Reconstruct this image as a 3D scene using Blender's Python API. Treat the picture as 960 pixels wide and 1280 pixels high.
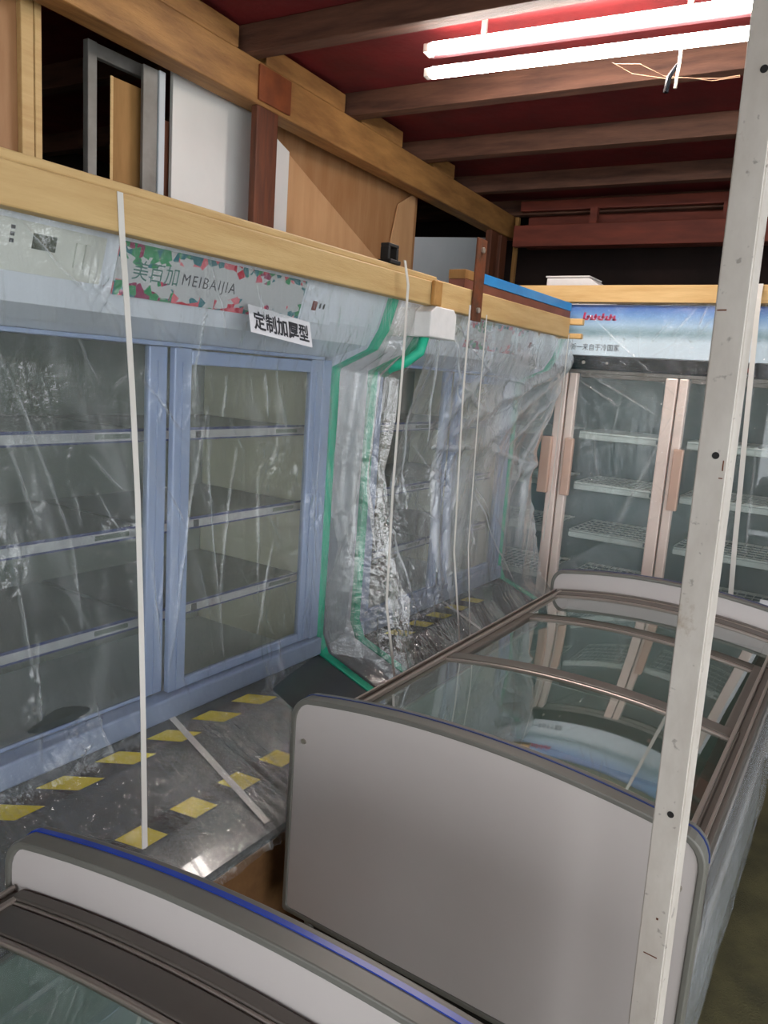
import bpy, math, random
import numpy as np
from mathutils import Matrix, Vector

for o in list(bpy.data.objects):
    bpy.data.objects.remove(o)
scene = bpy.context.scene
col = scene.collection
R = math.radians
rnd = random.Random(7)

# ------------------------------------------------------------------ camera
F = 960.0
PITCH, ROLL, YAW, EYE = R(10.01), R(-3.98), R(32.0), 1.65
_cp, _sp = math.cos(PITCH), math.sin(PITCH)
_r, _d, _f = np.array([1, 0, 0.]), np.array([0, -_sp, -_cp]), np.array([0, _cp, -_sp])
_c, _s = math.cos(ROLL), math.sin(ROLL)
_M = np.array([_c*_r+_s*_d, -_s*_r+_c*_d, _f])
_c, _s = math.cos(YAW), math.sin(YAW)
CAM = _M @ np.array([[_c, _s, 0], [-_s, _c, 0], [0, 0, 1]])
EYEP = np.array([0, 0, EYE])
cd = bpy.data.cameras.new('camera')
cd.sensor_fit = 'VERTICAL'; cd.sensor_height = 36.0; cd.lens = 36.0*F/1280
cd.clip_start = 0.02
cam = bpy.data.objects.new('camera', cd)
rt, dn, fw = CAM
cam.matrix_world = Matrix(((rt[0], -dn[0], -fw[0], 0), (rt[1], -dn[1], -fw[1], 0),
                           (rt[2], -dn[2], -fw[2], EYE), (0, 0, 0, 1)))
col.objects.link(cam)
scene.camera = cam


def at_x(px, py, x):
    """photo pixel -> point on the upright plane x = const (things that stand along the cooler row)"""
    d = CAM.T @ np.array([(px-480)/F, (py-640)/F, 1.])
    return EYEP + d*(x/d[0])


def at_y(px, py, y):
    d = CAM.T @ np.array([(px-480)/F, (py-640)/F, 1.])
    return EYEP + d*(y/d[1])


# ------------------------------------------------------------------ world + exposure
w = bpy.data.worlds.new('daylight'); scene.world = w
w.use_nodes = True
bg = w.node_tree.nodes['Background']
bg.inputs[0].default_value = (0.93, 0.96, 1.0, 1); bg.inputs[1].default_value = 3.0
vs = scene.view_settings
vs.view_transform = 'Standard'; vs.look = 'None'; vs.gamma = 1.0; vs.use_curve_mapping = False
vs.exposure = 0.55
TUBE_W = 46.0
try:
    scene.cycles.transparent_max_bounces = 32
    scene.cycles.max_bounces = 10
    scene.cycles.sample_clamp_indirect = 4.0
except Exception:
    pass


# ------------------------------------------------------------------ materials
def lin(c):
    if isinstance(c, str):
        c = tuple(int(c[i:i+2], 16)/255 for i in (0, 2, 4))
    return tuple((x/12.92 if x <= .04045 else ((x+.055)/1.055)**2.4) for x in c)


class NT:
    def __init__(self, name):
        self.m = bpy.data.materials.new(name); self.m.use_nodes = True
        self.t = self.m.node_tree; self.t.nodes.clear()
        self.out = self.t.nodes.new('ShaderNodeOutputMaterial')

    def n(self, kind, **kw):
        nd = self.t.nodes.new('ShaderNode'+kind)
        for k, v in kw.items():
            if k in ('ins',):
                continue
            setattr(nd, k, v)
        for k, v in kw.get('ins', {}).items():
            if isinstance(v, bpy.types.NodeSocket):
                self.t.links.new(v, nd.inputs[k])
            else:
                nd.inputs[k].default_value = v
        return nd

    def math(self, op, a, b=0.0, c=None, clamp=False):
        ins = {0: a, 1: b}
        if c is not None:
            ins[2] = c
        return self.n('Math', operation=op, use_clamp=clamp, ins=ins).outputs[0]

    def mix(self, fac, a, b):
        nd = self.t.nodes.new('ShaderNodeMix'); nd.data_type = 'RGBA'
        for k, v in ((0, fac), (6, a), (7, b)):
            if isinstance(v, bpy.types.NodeSocket):
                self.t.links.new(v, nd.inputs[k])
            else:
                nd.inputs[k].default_value = v if k == 0 else (*v[:3], 1)
        return nd.outputs[2]

    def coord(self, scale=(1, 1, 1), rot=(0, 0, 0)):
        tc = self.n('TexCoord')
        mp = self.n('Mapping', ins={'Vector': tc.outputs['Object'], 'Scale': scale, 'Rotation': rot})
        return mp.outputs[0]

    def noise(self, vec, scale, detail=3.0, rough=.55):
        return self.n('TexNoise', ins={'Vector': vec, 'Scale': scale, 'Detail': detail, 'Roughness': rough}).outputs[0]

    def ramp(self, fac, stops, interp='LINEAR'):
        nd = self.n('ValToRGB', ins={0: fac}); cr = nd.color_ramp; cr.interpolation = interp
        while len(cr.elements) < len(stops):
            cr.elements.new(.5)
        for e, (p, c) in zip(cr.elements, stops):
            e.position = p; e.color = (*c[:3], 1)
        return nd.outputs[0]

    def done(self, sh):
        self.t.links.new(sh, self.out.inputs[0]); return self.m


def pmat(name, a, b=None, rough=.5, metal=0.0, scale=6.0, stretch=(1, 1, 1), bump=0.0, bscale=40.0, spec=.5, coat=0.0):
    t = NT(name); a = lin(a); b = lin(b) if b else a
    v = t.coord(stretch)
    nz = t.noise(v, scale, 5.0, .6)
    f = t.ramp(nz, ((.32, (0, 0, 0)), (.68, (1, 1, 1))))
    c = t.mix(f, a, b)
    ins = {'Base Color': c, 'Roughness': rough, 'Metallic': metal, 'Specular IOR Level': spec, 'Coat Weight': coat}
    p = t.n('BsdfPrincipled', ins=ins)
    if bump:
        bn = t.n('Bump', ins={'Strength': bump, 'Distance': .01, 'Height': t.noise(v, bscale, 4.0)})
        t.t.links.new(bn.outputs[0], p.inputs['Normal'])
    return t.done(p.outputs[0])


def emat(name, c, s):
    t = NT(name)
    return t.done(t.n('Emission', ins={0: (*lin(c), 1), 1: s}).outputs[0])


def glass_mat(name, tint=(.93, .97, .95), rough=.02, haze=.0, hazec='c8d0c8', ior=1.5, bump=0.0):
    t = NT(name)
    geo = t.n('NewGeometry')
    i = t.math('SUBTRACT', ior, t.math('MULTIPLY', geo.outputs['Backfacing'], ior-1/ior))
    nrm = None
    if bump:
        bn = t.n('Bump', ins={'Strength': bump, 'Distance': .01, 'Height': t.noise(t.coord((1, 1, 1)), 9.0, 3.0)})
        nrm = bn.outputs[0]
    fi = {0: i}
    if nrm: fi[1] = nrm
    fr = t.n('Fresnel', ins=fi).outputs[0]
    fr2 = t.math('MULTIPLY', fr, 1.6, clamp=True)
    tr = t.n('BsdfTransparent', ins={0: (*tint, 1)}).outputs[0]
    if haze:
        df = t.n('BsdfDiffuse', ins={0: (*lin(hazec), 1)}).outputs[0]
        sm = t.noise(t.coord((1, 1, 1), (.3, .5, .2)), 2.0, 1.0, .4)
        hz = t.math('MULTIPLY', sm, haze*2, clamp=True)
        tr = t.n('MixShader', ins={0: hz, 1: tr, 2: df}).outputs[0]
    gi = {0: (1, 1, 1, 1), 'Roughness': rough}
    if nrm: gi['Normal'] = nrm
    gl = t.n('BsdfGlossy', ins=gi).outputs[0]
    return t.done(t.n('MixShader', ins={0: fr2, 1: tr, 2: gl}).outputs[0])


def film_mat(name, base, foldk, streak, rot=0.0, gloss=1.9, white='dfe5e6'):
    """clear packing film: see-through, glossy, milky where it lies in folds"""
    t = NT(name)
    at = t.n('Attribute', attribute_name='fold').outputs['Fac']
    v = t.coord((1, 1, 1), (rot, 0, 0))
    vs_ = t.n('Mapping', ins={'Vector': v, 'Scale': (6, 26, 1.6)}).outputs[0]
    s1 = t.noise(vs_, 1.0, 5.0, .6)
    st = t.ramp(s1, ((.5, (0, 0, 0)), (.72, (1, 1, 1))))
    vf = t.n('Mapping', ins={'Vector': v, 'Scale': (10, 95, 5)}).outputs[0]
    s2 = t.noise(vf, 1.0, 3.0, .6)
    fine = t.ramp(s2, ((.55, (0, 0, 0)), (.75, (1, 1, 1))))
    big = t.noise(t.coord((1, 1, 1)), 3.0, 3.0)
    d = t.math('ADD', base, t.math('MULTIPLY', at, foldk))
    d = t.math('ADD', d, t.math('MULTIPLY', t.math('MULTIPLY', st, streak), big))
    d = t.math('ADD', d, t.math('MULTIPLY', t.math('MULTIPLY', fine, streak*.8), big), clamp=True)
    d = t.math('MINIMUM', d, .8)
    h = t.math('ADD', t.math('MULTIPLY', s1, 1.0), t.math('MULTIPLY', t.noise(v, 22.0, 4.0, .65), .55))
    bn = t.n('Bump', ins={'Strength': .65, 'Distance': .02, 'Height': h}).outputs[0]
    geo = t.n('NewGeometry')
    i = t.math('SUBTRACT', 1.5, t.math('MULTIPLY', geo.outputs['Backfacing'], 1.5-1/1.5))
    fr = t.n('Fresnel', ins={0: i, 1: bn}).outputs[0]
    fr = t.math('MULTIPLY', fr, gloss, clamp=True)
    tr = t.n('BsdfTransparent', ins={0: (.97, .98, .98, 1)}).outputs[0]
    df = t.n('BsdfDiffuse', ins={0: (*lin(white), 1)}).outputs[0]
    tl = t.n('BsdfTranslucent', ins={0: (*lin(white), 1)}).outputs[0]
    dd = t.n('MixShader', ins={0: .35, 1: df, 2: tl}).outputs[0]
    a = t.n('MixShader', ins={0: d, 1: tr, 2: dd}).outputs[0]
    gl = t.n('BsdfGlossy', ins={0: (1, 1, 1, 1), 'Roughness': .07, 'Normal': bn}).outputs[0]
    return t.done(t.n('MixShader', ins={0: fr, 1: a, 2: gl}).outputs[0])


def banner_mat():
    t = NT('flower print')
    tc = t.n('TexCoord').outputs['Object']
    sx = t.n('SeparateXYZ', ins={0: tc}).outputs
    vo = t.n('TexVoronoi', ins={'Vector': tc, 'Scale': 48.0}).outputs['Color']
    sp = t.n('SeparateColor', ins={0: vo}).outputs
    big = t.noise(t.coord((1, 5.5, .1)), 1.0, 1.0)
    k = t.math('ADD', t.math('MULTIPLY', sp[0], .35), t.math('MULTIPLY', t.math('SUBTRACT', big, .5), 2.2))
    k = t.math('ADD', k, .33)
    cc = t.ramp(k, ((0, lin('7b2236')), (.14, lin('b8243c')), (.3, lin('d46a76')), (.42, lin('1f6f78')), (.55, lin('2f8a5a')), (.7, lin('8a2c55')), (.82, lin('c7405a')), (.95, lin('8fb04a'))), 'CONSTANT')
    h = t.math('MULTIPLY', t.math('ABSOLUTE', t.math('SUBTRACT', sx[2], 1.842)), 17.0)
    edge = t.math('ADD', h, t.math('MULTIPLY', sp[1], .75))
    edge = t.math('ADD', edge, t.math('MULTIPLY', t.math('SUBTRACT', t.noise(t.coord((1, 9, 1)), 1.0, 2.0), .5), 1.1))
    m = t.ramp(edge, ((.0, (0, 0, 0)), (.98, (0, 0, 0)), (1.0, (1, 1, 1))), 'CONSTANT')
    m = t.math('GREATER_THAN', edge, 1.02)
    c = t.mix(m, lin('b9bcbd'), cc)
    p = t.n('BsdfPrincipled', ins={'Base Color': c, 'Roughness': .45})
    return t.done(p.outputs[0])


def poster_mat(z0, z1):
    t = NT('snow landscape print')
    tc = t.n('TexCoord').outputs['Object']
    s = t.n('SeparateXYZ', ins={0: tc}).outputs
    h = t.math('DIVIDE', t.math('SUBTRACT', s[2], z0), z1-z0)
    sky = t.ramp(h, ((0, lin('d3e2ec')), (.36, lin('cfe0ea')), (.42, lin('b9cfdd')), (.62, lin('a9c6dd')), (.8, lin('6f9bcf')), (1, lin('2f56a6'))))
    n1 = t.noise(t.coord((9, 1, 22)), 1.0, 5.0, .7)
    band = t.math('SUBTRACT', 1.0, t.math('MULTIPLY', t.math('ABSOLUTE', t.math('SUBTRACT', h, .47)), 6.5), clamp=True)
    k = t.math('MULTIPLY', t.math('MULTIPLY', n1, band), 1.5, clamp=True)
    c = t.mix(k, sky, lin('6f8f95'))
    n2 = t.noise(t.coord((45, 1, 60)), 1.0, 3.0)
    b2 = t.math('SUBTRACT', 1.0, t.math('MULTIPLY', t.math('ABSOLUTE', t.math('SUBTRACT', h, .36)), 14.0), clamp=True)
    c = t.mix(t.math('MULTIPLY', t.math('GREATER_THAN', n2, .62), t.math('MULTIPLY', b2, .7)), c, lin('536a62'))
    p = t.n('BsdfPrincipled', ins={'Base Color': c, 'Roughness': .35})
    return t.done(p.outputs[0])


def post_mat():
    t = NT('worn cream paint on steel')
    v = t.coord((1, 1, .45))
    a = t.noise(v, 9.0, 6.0, .65)
    c = t.mix(t.ramp(a, ((.35, (0, 0, 0)), (.65, (1, 1, 1)))), lin('d3cdc4'), lin('bdb5ab'))
    r = t.ramp(t.noise(t.coord((1, 1, .8), (.4, .2, 0)), 16.0, 6.0, .7), ((.62, (0, 0, 0)), (.74, (1, 1, 1))))
    c = t.mix(t.math('MULTIPLY', r, .6), c, lin('8d7350'))
    g = t.ramp(t.noise(t.coord((1, 1, 1), (1.4, .2, .6)), 55.0, 3.0), ((.66, (0, 0, 0)), (.72, (1, 1, 1))))
    c = t.mix(t.math('MULTIPLY', g, .5), c, lin('5d564c'))
    p = t.n('BsdfPrincipled', ins={'Base Color': c, 'Roughness': .45})
    return t.done(p.outputs[0])


MT = {
 'pine': pmat('pale pine', 'cdae78', 'bd9a64', .6, scale=5, stretch=(8, .8, 8), bump=.15),
 'pine_x': pmat('pale pine crosswise', 'd3b078', 'c09a60', .6, scale=5, stretch=(.8, 8, 8), bump=.15),
 'pine_end': pmat('pine end grain', 'b98a4c', 'a0733a', .7, scale=20),
 'joist': pmat('red brown stained joist', '654332', '40261a', .7, scale=4, stretch=(.7, 6, 6), bump=.2),
 'beam': pmat('old yellow brown beam', 'a87b45', '7a542c', .65, scale=4, stretch=(6, .7, 4), bump=.25),
 'beam_red': pmat('rust red board', '8a4a22', '6b3518', .7, scale=9, bump=.2),
 'postwood': pmat('dark red timber', '6d3c22', '4d2a1a', .65, scale=5, stretch=(6, 6, .7), bump=.2),
 'darkwood': pmat('old dark red timber', '86402f', '673024', .7, scale=4, stretch=(.7, 4, 4)),
 'red': pmat('red roof sheeting', '6e1013', '50090c', .75, scale=3, bump=.5, bscale=14),
 'floor': pmat('worn olive carpet', '6a6340', '4e4a30', .95, scale=7, bump=.6, bscale=160),
 'dark': pmat('dark sheeting', '31211d', '201614', .9, scale=2),
 'wallr': pmat('dusty grey wall', '8a857c', '767168', .9, scale=3),
 'whiteboard': pmat('white laminate board', 'dcdcd8', 'd0d1cd', .32, scale=2),
 'ply': pmat('pink brown plywood', 'a87f58', '966a42', .6, scale=4, stretch=(4, 4, .6)),
 'ply2': pmat('pale plywood', 'c39a70', 'b48a60', .6, scale=4, stretch=(4, 4, .6)),
 'cardb': pmat('brown board', '9a7340', '85602f', .75, scale=5, stretch=(4, 4, .7)),
 'greyb': pmat('blue grey board', 'bcc4c8', 'b0b9be', .5, scale=2),
 'galv': pmat('dull grey steel', '7b7a76', '66645e', .55, .3, scale=9),
 'rust': pmat('rusty steel', '7a3e1c', '4f3422', .65, .2, scale=14, bump=.3),
 'bolt': pmat('bolt steel', 'b5aea2', None, .4, .7),
 'bluefilm': pmat('blue edge film', '1c7fc4', '2a8fd2', .35),
 'brownedge': pmat('brown board edge', '7d4b3a', '693b2c', .6, scale=8),
 'cool': pmat('blue white enamel', 'dfe5ec', 'd8dfe8', .32, scale=2),
 'frame': pmat('blue grey anodised frame', '98a8c6', '90a0be', .38, .1, scale=3),
 'liner_g': pmat('grey liner', '737a73', '6a716a', .5, scale=2),
 'liner_c': pmat('cream liner', 'f4f0d6', 'ece8cc', .5, scale=2),
 'strip': pmat('price strip', 'cbc7cf', 'b9b4bd', .4, scale=20),
 'stripblue': pmat('navy strip edge', '2f3d86', '28346f', .4),
 'shelf': pmat('grey shelf', '5b625d', '525955', .45),
 'bumper': pmat('dark grey gloss bumper', '484d4e', '3c4142', .18, scale=3, coat=.3),
 'yellow': pmat('hazard yellow', 'd8c40a', 'c9b508', .35),
 'black': pmat('matt black', '191716', '121110', .6),
 'blackgloss': pmat('black gloss strip', '14171b', None, .15),
 'green': pmat('green foam edging', '2fbf98', '22a884', .5, scale=9, bump=.3),
 'foam': pmat('white foam', 'e4e2e0', 'dcdad8', .7, scale=30, bump=.1),
 'strap': pmat('white packing strap', 'd9d6d0', 'cfccc4', .4),
 'cream': pmat('cream plastic', 'cdd0c8', 'c5c8c0', .4),
 'lcd': pmat('grey display', '4f554c', None, .2),
 'redsw': pmat('red switch', '7d332c', None, .4),
 'paper': pmat('white paper', 'e6e6ea', 'dfdfe4', .6),
 'ink': pmat('dark print', '2c2e36', None, .6),
 'inkgreen': pmat('grey green print', '3f6f66', None, .6),
 'inkred': pmat('red print', 'c42a56', None, .5),
 'brownbox': pmat('brown fibreboard', '7a5630', '6a4826', .8, scale=30),
 'laminate': pmat('white end laminate', 'cdc6c2', 'c7c0bc', .22, scale=2),
 'trim': pmat('grey rubber trim', '77766f', '6c6b64', .4, scale=4),
 'bronze': pmat('brown grey aluminium', '6c665f', '625b55', .4, .2, scale=3),
 'bronzelight': pmat('light rose aluminium', 'a3988f', None, .3, .5),
 'champ': pmat('champagne aluminium', 'f2ded2', 'ecd6ca', .3, .12, scale=3),
 'grip': pmat('rose grip', 'd6b19c', 'cda893', .35, .2, scale=3),
 'bluelace': pmat('blue protective tape', '2347b8', '1d3ca2', .3),
 'bluedim': pmat('dull blue tape', '33457e', '2c3c70', .35),
 'liner_f': pmat('freezer liner', 'b4c0ba', 'a8b5af', .4, scale=3),
 'wire': pmat('white wire', 'e4eaec', None, .3),
 'tubeend': pmat('white lampholder', 'd8d4cc', None, .5),
 'cord': pmat('pale wire', '9a7a62', None, .5),
 'mint': pmat('pale green paper', 'b9d2bf', None, .7),
 'tube': emat('lit tube', 'fff6ee', TUBE_W),
 'batten': pmat('dull maroon batten', '4a2226', '3c1a1e', .7),
 'post': post_mat(),
 'glass': glass_mat('cooler glass', (.86, .90, .87), .02, .10, 'a9b4ac'),
 'glass_cream': glass_mat('sliding glass', (.90, .93, .88), .02, .10, 'c8c8b0'),
 'lid': glass_mat('curved lid glass', (.74, .85, .81), .02, .07, 'a9bdb4', 2.0),
 'banner': banner_mat(),
 'film': film_mat('clear packing film', .075, .6, .12, -.35, 1.7),
 'film12': film_mat('crumpled packing film', .13, .5, .2, .1, 3.4, 'cdc6ba'),
 'film2': film_mat('milky packing film', .12, .9, .10, .5, 2.6, 'eff3f5'),
 'film4': film_mat('dull side film', .30, .5, .2, .8, .5, 'b4bac0'),
 'film3': film_mat('stretched clear film', .02, .6, .10, 1.0, 1.1),
}


# ------------------------------------------------------------------ geometry helpers
class B:
    def __init__(self): self.v = []; self.f = []

    def add(self, vs, fs):
        n = len(self.v); self.v += [tuple(p) for p in vs]; self.f += [tuple(i+n for i in q) for q in fs]; return self

    def box(self, x0, x1, y0, y1, z0, z1):
        return self.add([(x, y, z) for x in (x0, x1) for y in (y0, y1) for z in (z0, z1)],
                        [(0, 1, 3, 2), (4, 6, 7, 5), (0, 4, 5, 1), (2, 3, 7, 6), (0, 2, 6, 4), (1, 5, 7, 3)])

    def prism(self, poly, a, b, axis='y'):
        n = len(poly)
        def P(p, h): return {'y': (p[0], h, p[1]), 'x': (h, p[0], p[1]), 'z': (p[0], p[1], h)}[axis]
        vs = [P(p, a) for p in poly] + [P(p, b) for p in poly]
        fs = [tuple(range(n)), tuple(range(2*n-1, n-1, -1))]
        fs += [(i, i+n, (i+1) % n+n, (i+1) % n) for i in range(n)]
        return self.add(vs, fs)

    def ring(self, outer, inner, a, b, closed=True):
        """band between two outlines in xz, extruded along y"""
        n = len(outer); N = n if closed else n-1
        vs = [(p[0], a, p[1]) for p in outer] + [(p[0], a, p[1]) for p in inner] + [(p[0], b, p[1]) for p in outer] + [(p[0], b, p[1]) for p in inner]
        fs = []
        for i in range(N):
            j = (i+1) % n
            fs += [(i, j, n+j, n+i), (2*n+i, 3*n+i, 3*n+j, 2*n+j), (i, 2*n+i, 2*n+j, j), (n+i, n+j, 3*n+j, 3*n+i)]
        if not closed:
            fs += [(0, n, 3*n, 2*n), (n-1, 3*n-1, 4*n-1, 2*n-1)]
        return self.add(vs, fs)

    def tube(self, pts, r, n=8, caps=True):
        pts = [Vector(p) for p in pts]; rings = []
        up = Vector((0, 0, 1))
        for i, p in enumerate(pts):
            t = (pts[min(i+1, len(pts)-1)]-pts[max(i-1, 0)]).normalized()
            a = t.cross(up)
            if a.length < .05: a = t.cross(Vector((1, 0, 0)))
            a.normalize(); b_ = t.cross(a)
            rr = r[i] if isinstance(r, (list, tuple)) else r
            rings.append([p+(a*math.cos(k*2*math.pi/n)+b_*math.sin(k*2*math.pi/n))*rr for k in range(n)])
        vs = [q for g in rings for q in g]; fs = []
        for i in range(len(pts)-1):
            for k in range(n):
                fs.append((i*n+k, i*n+(k+1) % n, (i+1)*n+(k+1) % n, (i+1)*n+k))
        if caps:
            fs += [tuple(range(n)), tuple(range((len(pts)-1)*n+n-1, (len(pts)-1)*n-1, -1))]
        return self.add(vs, fs)

    def ribbon(self, pts, wdir, wd, th, tdir):
        """flat strap through pts"""
        wv, tv = Vector(wdir)*wd/2, Vector(tdir)*th/2
        vs = []
        for p in pts:
            p = Vector(p); vs += [p-wv-tv, p+wv-tv, p+wv+tv, p-wv+tv]
        fs = [(0, 1, 2, 3)]
        for i in range(len(pts)-1):
            for k in range(4):
                fs.append((i*4+k, i*4+(k+1) % 4, i*4+4+(k+1) % 4, i*4+4+k))
        n = (len(pts)-1)*4
        fs.append((n+3, n+2, n+1, n))
        return self.add(vs, fs)

    def build(self, name, mat, parent=None, bevel=0, smooth=False, recalc=True):
        me = bpy.data.meshes.new(name); me.from_pydata(self.v, [], self.f); me.validate()
        if recalc:
            import bmesh
            bm = bmesh.new(); bm.from_mesh(me); bmesh.ops.recalc_face_normals(bm, faces=bm.faces); bm.to_mesh(me); bm.free()
        o = bpy.data.objects.new(name, me); col.objects.link(o)
        me.materials.append(MT[mat] if isinstance(mat, str) else mat)
        if parent: o.parent = parent
        if smooth:
            for p in me.polygons: p.use_smooth = True
        if bevel:
            md = o.modifiers.new('bevel', 'BEVEL'); md.width = bevel; md.segments = 2; md.limit_method = 'ANGLE'; md.angle_limit = R(40)
        return o


def bx(name, mat, parent, x0, x1, y0, y1, z0, z1, bevel=0):
    return B().box(x0, x1, y0, y1, z0, z1).build(name, mat, parent, bevel)


def thing(name, label, cat, loc=(0, 0, 0), rz=0.0, group=None):
    o = bpy.data.objects.new(name, None); col.objects.link(o)
    o.location = loc; o.rotation_euler = (0, 0, rz); o.empty_display_size = .1
    o['label'] = label; o['category'] = cat
    if group: o['group'] = group
    return o


def tag(o, label, cat, group=None):
    o['label'] = label; o['category'] = cat
    if group: o['group'] = group
    return o


def struct(o): o['kind'] = 'structure'; return o


def text_part(body, size, mat, parent, fmap, name='lettering', sx=1.0, offset=0.0, space=1.0):
    """flat lettering; fmap(x, y) puts a text-plane point on the surface"""
    cu = bpy.data.curves.new('txt', 'FONT'); cu.body = body; cu.size = size; cu.resolution_u = 3; cu.offset = offset; cu.space_character = space
    to = bpy.data.objects.new('txt', cu); col.objects.link(to)
    dg = bpy.context.evaluated_depsgraph_get()
    me = bpy.data.meshes.new_from_object(to.evaluated_get(dg))
    bpy.data.objects.remove(to); bpy.data.curves.remove(cu)
    xs = [v.co.x for v in me.vertices]
    for v in me.vertices: v.co = Vector(fmap(v.co.x*sx, v.co.y))
    me.materials.clear(); me.materials.append(MT[mat])
    o = bpy.data.objects.new(name, me); col.objects.link(o); o.parent = parent
    return o


def copy_tree(o, parent=None):
    c = o.copy(); col.objects.link(c); c.parent = parent
    for ch in [x for x in o.children]: copy_tree(ch, c)
    return c


# ------------------------------------------------------------------ structure
BR = R(2.9)            # the building's frame is turned a little against the coolers
def broot(name):
    return None
cb, sb = math.cos(BR), math.sin(BR)
def bw(x, y):          # building frame (origin on the beam face at y = 2) -> world
    return (-2.38 + x*cb - (y-2)*sb, 2 + x*sb + (y-2)*cb)


class BB(B):           # boxes given in the building frame
    def build(self, *a, **k):
        self.v = [(*bw(x, y), z) for x, y, z in self.v]
        return B.build(self, *a, **k)
def bbx(name, mat, parent, x0, x1, y0, y1, z0, z1, bevel=0):
    return BB().box(x0, x1, y0, y1, z0, z1).build(name, mat, parent, bevel)


fl = struct(bx('floor', 'floor', None, -5.5, 5.0, -9, 9.0, -.1, 0))
ce = struct(bbx('ceiling', 'red', None, -3.0, 5.6, -3.2, 6.4, 3.03, 3.08))
struct(bbx('wall_left', 'dark', None, -2.6, -2.5, -6, 6.4, 0, 3.03))
wb = struct(bbx('wall_back', 'dark', None, -2.6, 5.6, 6.28, 6.36, 0, 3.03))
wr = BB(); wr.box(5.2, 5.3, 2.4, 6, 0, 3.03).box(5.2, 5.3, -3.2, -2.9, 0, 3.03).box(5.2, 5.3, -2.9, 2.4, 2.75, 3.03)
struct(wr.build('wall_right', 'wallr', None))
wr = BB(); wr.box(-2.6, .9, -3.3, -3.2, 0, 3.03).box(4.6, 5.3, -3.3, -3.2, 0, 3.03).box(.9, 4.6, -3.3, -3.2, 2.6, 3.03)
struct(wr.build('wall_rear', 'wallr', None))

# joists carry the red sheeting; the beam carries the joists
for k, y in enumerate([-2.2, -1.4, -.65, .15, .95, 1.74, 2.62, 3.42, 4.22, 5.02, 5.75]):
    bbx('joist', 'joist', ce, -2.4, 5.2, y-.075, y, 2.92, 3.03, .004)
bbx('beam', 'beam', ce, -.11, 0, -3, 5.75, 2.75, 2.92, .008)
for (y0, y1, m) in [(.2, .7, 'beam'), (1.0, 1.64, 'beam'), (1.76, 1.93, 'beam'), (1.95, 2.50, 'beam'), (2.68, 3.30, 'beam'), (3.46, 3.9, 'beam'), (4.3, 4.6, 'beam')]:
    bbx('beam_block', m, ce, -.1, -.004, y0, y1, 2.92, 3.005, .006)
bbx('beam_plate', 'beam_red', ce, 0, .012, 1.30, 1.66, 2.765, 2.905, .003)
bbx('beam_plate', 'beam_red', ce, 0, .012, 2.62, 2.84, 2.765, 2.905, .003)
# knot / stain plate of the joint
# back wall members
for (z0, z1, y, m) in [(2.66, 2.81, 5.5, 'darkwood'), (2.93, 3.0, 5.6, 'darkwood')]:
    bbx('rail', m, ce, .08, 4.9, y, y+.06, z0, z1, .004)
for x in (.62, 1.5, 2.4):
    bbx('stud', 'darkwood', ce, x, x+.05, 5.56, 5.62, 2.81, 2.93)
bbx('backing_board', 'darkwood', ce, .08, 4.9, 5.8, 5.88, 2.70, 3.0)

# posts under the beam
def wpost(label, x, y0, y1, mat, d=.1, ztop=2.75):
    o = bbx('timber_post', mat, None, x-d, x, y0, y1, 0, ztop, .005)
    tag(o, label, 'post')
wpost('red brown timber post between the white board and plywood sheets', -.004, 2.63, 2.775, 'postwood', .035)
wpost('dark red timber post beside the blue grey board', -.01, 5.31, 5.43, 'postwood', .05)
wpost('dark red timber post at the far end of the beam', -.01, 5.50, 5.62, 'postwood', .05)
wpost('thin pale timber upright in the corner past the beam end', .06, 5.64, 5.68, 'cardb', .03, 2.9)

# ------------------------------------------------------------------ boards stored behind the coolers
PX = -2.58
def board(name, label, cat, pix, mat, x=PX, th=.018, foot=True, group=None):
    pts = [at_x(px, py, x) for px, py in pix]
    poly = [(p[1], p[2]) for p in pts]
    o = B().prism(poly, x-th, x, 'x').build(name, mat, None, .002)
    return tag(o, label, cat, group)
def col_board(name, label, cat, x, p0, p1, mat, th=.018, extra=None):
    """board standing on the floor, top edge from pixel p0 to p1"""
    a, b = at_x(*p0, x), at_x(*p1, x)
    poly = [(a[1], 0), (a[1], a[2])] + ([(at_x(*e, x)[1], at_x(*e, x)[2]) for e in (extra or [])]) + [(b[1], b[2]), (b[1], 0)]
    o = B().prism(poly, x-th, x, 'x').build(name, mat, None, .002)
    return tag(o, label, cat)
col_board('white_board', 'tall white laminate board with a clipped corner under the beam', 'board', -2.56, (217, 70), (316, 142), 'whiteboard', extra=[(303, 116)])
col_board('white_strip_board', 'narrow white board strip beside the red brown post', 'board', -2.60, (340, 166), (362, 190), 'whiteboard')
col_board('plywood_sheet', 'large pink brown plywood sheet leaning behind the slanted one', 'plywood', -2.67, (345, 138), (523, 238), 'ply', th=.012)
pa = [at_x(px, py, -2.635) for px, py in [(361, 192), (476, 330)]]
tag(B().prism([(pa[0][1], 0), (pa[0][1], pa[0][2]), (pa[1][1], pa[1][2]), (pa[1][1], 0)], -2.635-.012, -2.635, 'x').build('plywood_offcut', 'ply2', None, .002),
    'slanted plywood offcut cut on the diagonal in front of a sheet', 'plywood')
pb = [at_x(px, py, -2.64) for px, py in [(500, 255), (522, 240), (522, 320), (486, 322)]]
pb0 = pb
tag(B().prism([(pb[3][1], 0), (pb[3][1], pb[3][2]), (pb[0][1], pb[0][2]), (pb[1][1], pb[1][2]), (pb[1][1], 0)], -2.66, -2.65, 'x').build('plywood_offcut', 'ply2', None, .002),
    'pale pointed plywood offcut at the end of the plywood sheets', 'plywood')
col_board('grey_board', 'blue grey board standing past the plywood sheets', 'board', -2.69, (495, 296), (610, 297), 'greyb')
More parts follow.
